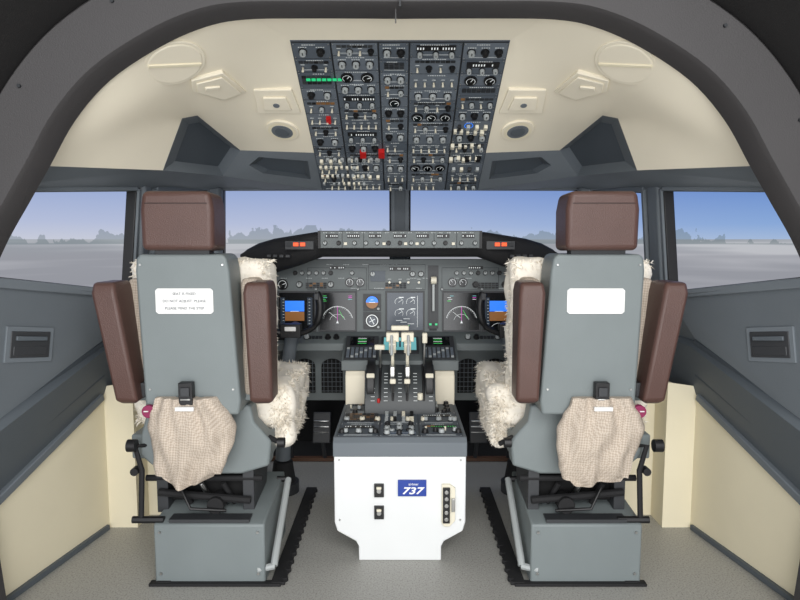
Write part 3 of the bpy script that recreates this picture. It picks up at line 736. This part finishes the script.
def seat(cx,s,bx,bagx,written):
    """s=+1 : inner side is +x"""
    r=empty('pilot_seat')
    X=lambda l:cx+s*l
    def rng(a,c): 
        p,q=X(a),X(c); return (min(p,q),max(p,q))
    def sh(z): return 2.055+(z-.62)*-.04
    b=B()
    P=[(-.145,.64),(-.153,1.10),(-.148,1.142),(-.135,1.155),(.135,1.155),(.148,1.142),(.155,1.10),(.178,.66),(.170,.61),(-.135,.61)]
    k=len(P); vs=[(X(x),sh(z),z) for x,z in P]+[(X(x*1.0),sh(z)+.15,z) for x,z in P]
    b.add(vs,[tuple(range(k)),tuple(range(2*k-1,k-1,-1))]+[(i,(i+1)%k,(i+1)%k+k,i+k) for i in range(k)],shell)
    b.obj('back_shell',r,bevel=.010,seg=3)
    b=B()
    for x,z in((-.135,1.12),(.135,1.12),(-.125,.70),(.155,.70)): b.cyl((X(x),sh(z)-.004,z),.0035,.005,chrome,10,'y')
    w=.095
    b.prism([(X(0.005)+dx,1.0+dz) for dx,dz in((-w,-.035),(-w+.008,-.042),(w-.008,-.042),(w,-.035),(w,.035),(w-.008,.042),(-w+.008,.042),(-w,.035))],sh(1.0)-.003,sh(1.0)+.004,label,'y')
    b.obj('placard',r)
    if written:
        for j,(tx) in enumerate(('SEAT IS FIXED','DO NOT ADJUST  PLEASE','PLEASE MIND THE STEP')):
            text('placard_text',tx,(X(.005),sh(1)-.0035,1.024-j*.024),.0125,textd,r)
    # headrest
    h=.0
    bm_=B(); P=[(-.116,1.168),(-.118,1.30),(-.108,1.358),(.108,1.358),(.118,1.30),(.116,1.168)]
    k=len(P); vs=[(X(x+h),2.00,z) for x,z in P]+[(X(x*1.02+h),2.15,z-.004) for x,z in P]
    bm_.add(vs,[tuple(range(k)),tuple(range(2*k-1,k-1,-1))]+[(i,(i+1)%k,(i+1)%k+k,i+k) for i in range(k)],leather)
    bm_.obj('headrest',r,bevel=.018,seg=4)
    b=B(); b.box((X(h),2.0,1.318),(.20,.003,.004),leather2); b.box((X(h),2.07,1.162),(.18,.05,.03),dkgrey); b.obj('headrest_seam_and_bracket',r,bevel=.001)
    # sheepskin back and cushion
    x0,x1=rng(-.25,.255); softbox('back_cushion',x0,x1,2.20,2.34,.60,1.135,wool,r)
    b=B(); fur(b,boxfaces(x0+.01,x1-.01,2.205,2.335,.62,1.125),6000,.014,wool)
    x0,x1=rng(-.27,.315); softbox('seat_cushion',x0,x1,2.24,2.74,.50,.665,wool,r,amp=.025,r=.05,fs=12)
    fur(b,boxfaces(x0+.015,x1-.015,2.25,2.73,.52,.655),11000,.019,wool)
    x0,x1=rng(.20,.31); softbox('cushion_drape',x0,x1,2.26,2.62,.42,.60,wool,r,amp=.02,fs=12); fur(b,boxfaces(x0+.01,x1-.01,2.26,2.61,.44,.6),5000,.019,wool)
    b.obj('sheepskin_fleece',r,recalc=False)
    for l in(-.19,.20):
        x0,x1=rng(l-.032,l+.032); softbox('bolster',x0,x1,2.12,2.22,.66,1.07,fab,r,amp=.003,r=.02)
    # folded armrests
    for l,lean,ww in((-.198,-.045,.80),(.252 if s>0 else .224,0.0,.86)):
        b=B(); vs=[]
        for z,w,y0,y1 in((.652,.036,2.05,2.13),(.665,.046,2.03,2.15),(1.03,.050,1.985,2.14),(1.065,.044,2.00,2.13)):
            w*=ww; o=l+lean*(z-.65)/.42
            vs+=[(X(o-w),y0,z),(X(o+w),y0,z),(X(o+w*.9),y1,z),(X(o-w*.9),y1,z)]
        fs=[(0,1,2,3),(12,13,14,15)]+[(i*4+j,i*4+(j+1)%4,(i+1)*4+(j+1)%4,(i+1)*4+j) for i in range(3) for j in range(4)]
        b.add(vs,fs,leather); b.obj('armrest',r,bevel=.012,seg=3)
        b=B(); b.box((X(l*.93),2.11,.69),(.06,.06,.05),dkgrey); b.box((X(l*.8),2.15,.66),(.08,.04,.04),shell); b.obj('armrest_hinge',r,bevel=.004)
    # seat pan frame
    b=B()
    b.box((cx,2.42,.46),(.50,.50,.09),shell)
    P=[(-.17,.62),(-.20,.52),(-.21,.44),(-.13,.37),(.15,.37),(.25,.40),(.26,.49),(.20,.56),(.19,.62)]
    b.prism([(X(x),z) for x,z in P],2.14,2.22,shell,'y'); b.obj('pan_frame',r,bevel=.008)
    b=B()
    for l in(-.14,.17):
        b.prism([(2.16,.42),(2.44,.42),(2.36,.22),(2.16,.22)],X(l)-.02,X(l)+.02,dkgrey,'x')
    b.tube([(X(-.2),2.17,.345),(X(.22),2.17,.345)],.012,blackm); b.tube([(X(-.15),2.15,.30),(X(.18),2.15,.27)],.014,blackm)
    for l in(-.08,.0,.08): b.tube([(X(l),2.16,.33),(X(l+.03),2.2,.24)],.010,chrome if l==0 else blackm)
    b.cyl((X(.06),2.12,.26),.03,.10,blackm,16,'y'); b.box((X(.02),2.25,.30),(.30,.10,.10),dark)
    b.tube([(X(-.06),2.12,.33),(X(-.02),2.10,.26),(X(.1),2.12,.245)],.006,black)
    b.obj('adjust_mechanism',r,bevel=.002)
    # outer lever arm with knob
    b=B(); b.tube([(X(-.17),2.16,.47),(X(-.215),2.12,.48),(X(-.185),2.10,.40),(X(-.19),2.09,.235)],.010,blackm); b.cyl((X(-.235),2.11,.485),.022,.03,black,14,'x'); b.cyl((X(-.205),2.08,.40),.014,.03,black,12,'y')
    b.tube([(X(-.22),2.09,.225),(X(-.11),2.09,.225)],.013,black)
    b.tube([(X(-.16),2.2,.42),(X(-.20),2.3,.23)],.010,blackm)
    b.cyl((X(.285),2.13,.49),.018,.025,black,12,'x'); b.tube([(X(.25),2.16,.50),(X(.30),2.13,.485)],.009,blackm)
    b.obj('lever_arm',r)
    # base box
    b=B(); hb=.193
    b.prism([(2.07,0.0),(2.07,.215),(2.10,.225),(2.46,.26),(2.46,.0)],bx-hb,bx+hb,shell,'x')
    b.obj('base_box',r,bevel=.006)
    b=B()
    for x in(-.17,.17):
        for z in(.04,.19): b.cyl((bx+x,2.063,z),.0045,.01,chrome,8,'y')
    b.box((bx,2.10,.226),(.28,.05,.012),dkgrey)
    xi=bx+s*(hb+.025)
    b.tube([(xi,2.40,.25),(xi,2.12,.07),(xi,2.10,.05)],.013,knobg,10); b.tube([(xi,2.10,.05),(bx+s*(hb-.03),2.075,.05)],.012,knobg,8)
    b.tube([(xi,2.40,.25),(bx+s*hb*.9,2.40,.25)],.012,black)
    b.obj('base_fittings',r)
    b=B()
    for xx in(bx+s*(hb+.045),bx-s*(hb-.03)):
        b.box((xx,2.48,.006),(.05,.84,.012),blackm)
        for i in range(14): b.cyl((xx+s*.020*(1 if xx==bx+s*(hb+.045) else -1),2.09+i*.06,0.0),.012,.014,blackm,10)
    b.box((bx+s*.02,2.065,.005),(.46,.03,.010),blackm)
    b.obj('floor_rails',r,bevel=.002)
    # fabric pouch hanging on the back
    nu,nv=28,30; vs=[];fs=[]
    prof=[(0,.100),(.06,.108),(.2,.132),(.35,.146),(.5,.140),(.75,.122),(.9,.110),(1,.085)]
    def hw(t):
        for (a,x),(c,y) in zip(prof,prof[1:]):
            if t<=c: 
                k=(t-a)/(c-a); k=k*k*(3-2*k); return x+(y-x)*k
        return prof[-1][1]
    zt,zb=.675,.372
    for lay in(0,1):
        for j in range(nv+1):
            t=j/nv
            for i in range(nu+1):
                u=-1+2*i/nu; z=zt-(zt-zb)*t+.018*abs(u)**3*(t>.9)+.012*math.sin(u*3+cx)*(t); x=bagx+u*hw(t)+.010*math.sin(t*5+cx)
                bul=.040*(1-u**4)*math.sin(math.pi*min(1,t*.8+.15))+.008
                y=2.045-(bul if lay==0 else -.01)-.018*mn.noise(Vector((u*2.3+cx,t*3,0)))-.014*math.sin(u*9+t*4)*t*(1-abs(u))-.006*math.sin(u*17-t*3)*(1-t)
                vs.append((x,y,z))
    q=(nu+1)*(nv+1)
    for j in range(nv):
        for i in range(nu):
            a=j*(nu+1)+i; fs.append((a,a+1,a+nu+2,a+nu+1)); fs.append((q+a,q+a+nu+1,q+a+nu+2,q+a+1))
    for i in range(nu): fs+= [(i,i+1,q+i+1,q+i),(nv*(nu+1)+i,nv*(nu+1)+i+1,q+nv*(nu+1)+i+1,q+nv*(nu+1)+i)]
    for j in range(nv): a=j*(nu+1); fs+=[(a,a+nu+1,q+a+nu+1,q+a),(a+nu,a+nu+nu+1,q+a+nu+nu+1,q+a+nu)]
    b=B(); b.add(vs,fs,fab); b.obj('fabric_pouch',r,angle=60)
    b=B(); 
    b.box((bagx,2.03,.692),(.046,.03,.075),black); b.box((bagx,2.012,.70),(.030,.008,.03),dkgrey); b.box((bagx,2.014,.674),(.034,.006,.006),chrome)
    b.box((bagx,2.005,.645),(.062,.012,.014),label)
    b.cyl((bagx-s*.132,2.03,.628),.022,.02,magenta,16,'y'); b.box((bagx-s*.138,2.028,.63),(.016,.006,.004),label)
    b.obj('buckle_and_tag',r,bevel=.002)
seat(-.717,1,-.665,-.712,True)
seat(.652,-1,.650,.672,False)

# ---------------------------------------------------------------- lights / world
w=bpy.data.worlds.new('world'); S.world=w; w.use_nodes=True
w.node_tree.nodes['Background'].inputs[0].default_value=(.95,.97,1,1); w.node_tree.nodes['Background'].inputs[1].default_value=.9
def area(name,loc,tgt,sx,sy,e,col=(1,1,1)):
    l=bpy.data.lights.new(name,'AREA'); l.shape='RECTANGLE'; l.size=sx; l.size_y=sy; l.energy=e; l.color=col
    o=bpy.data.objects.new(name,l); o.location=loc; o.rotation_euler=(Vector(tgt)-Vector(loc)).to_track_quat('-Z','Y').to_euler(); S.collection.objects.link(o)
area('hangar_ceiling_light',(.6,-1.6,3.0),(0,2.3,1.0),3,1.5,95,(1,.98,.95))
area('hangar_daylight',(-.3,-2.6,1.0),(0,2.5,1.4),3.5,2.0,90,(.97,.98,1))
area('floor_bounce_fill',(0,.6,.25),(0,2.3,1.9),1.6,.6,7,(1,.97,.92))  # added unseen fill lamp, stands in for light bounced up off the floor
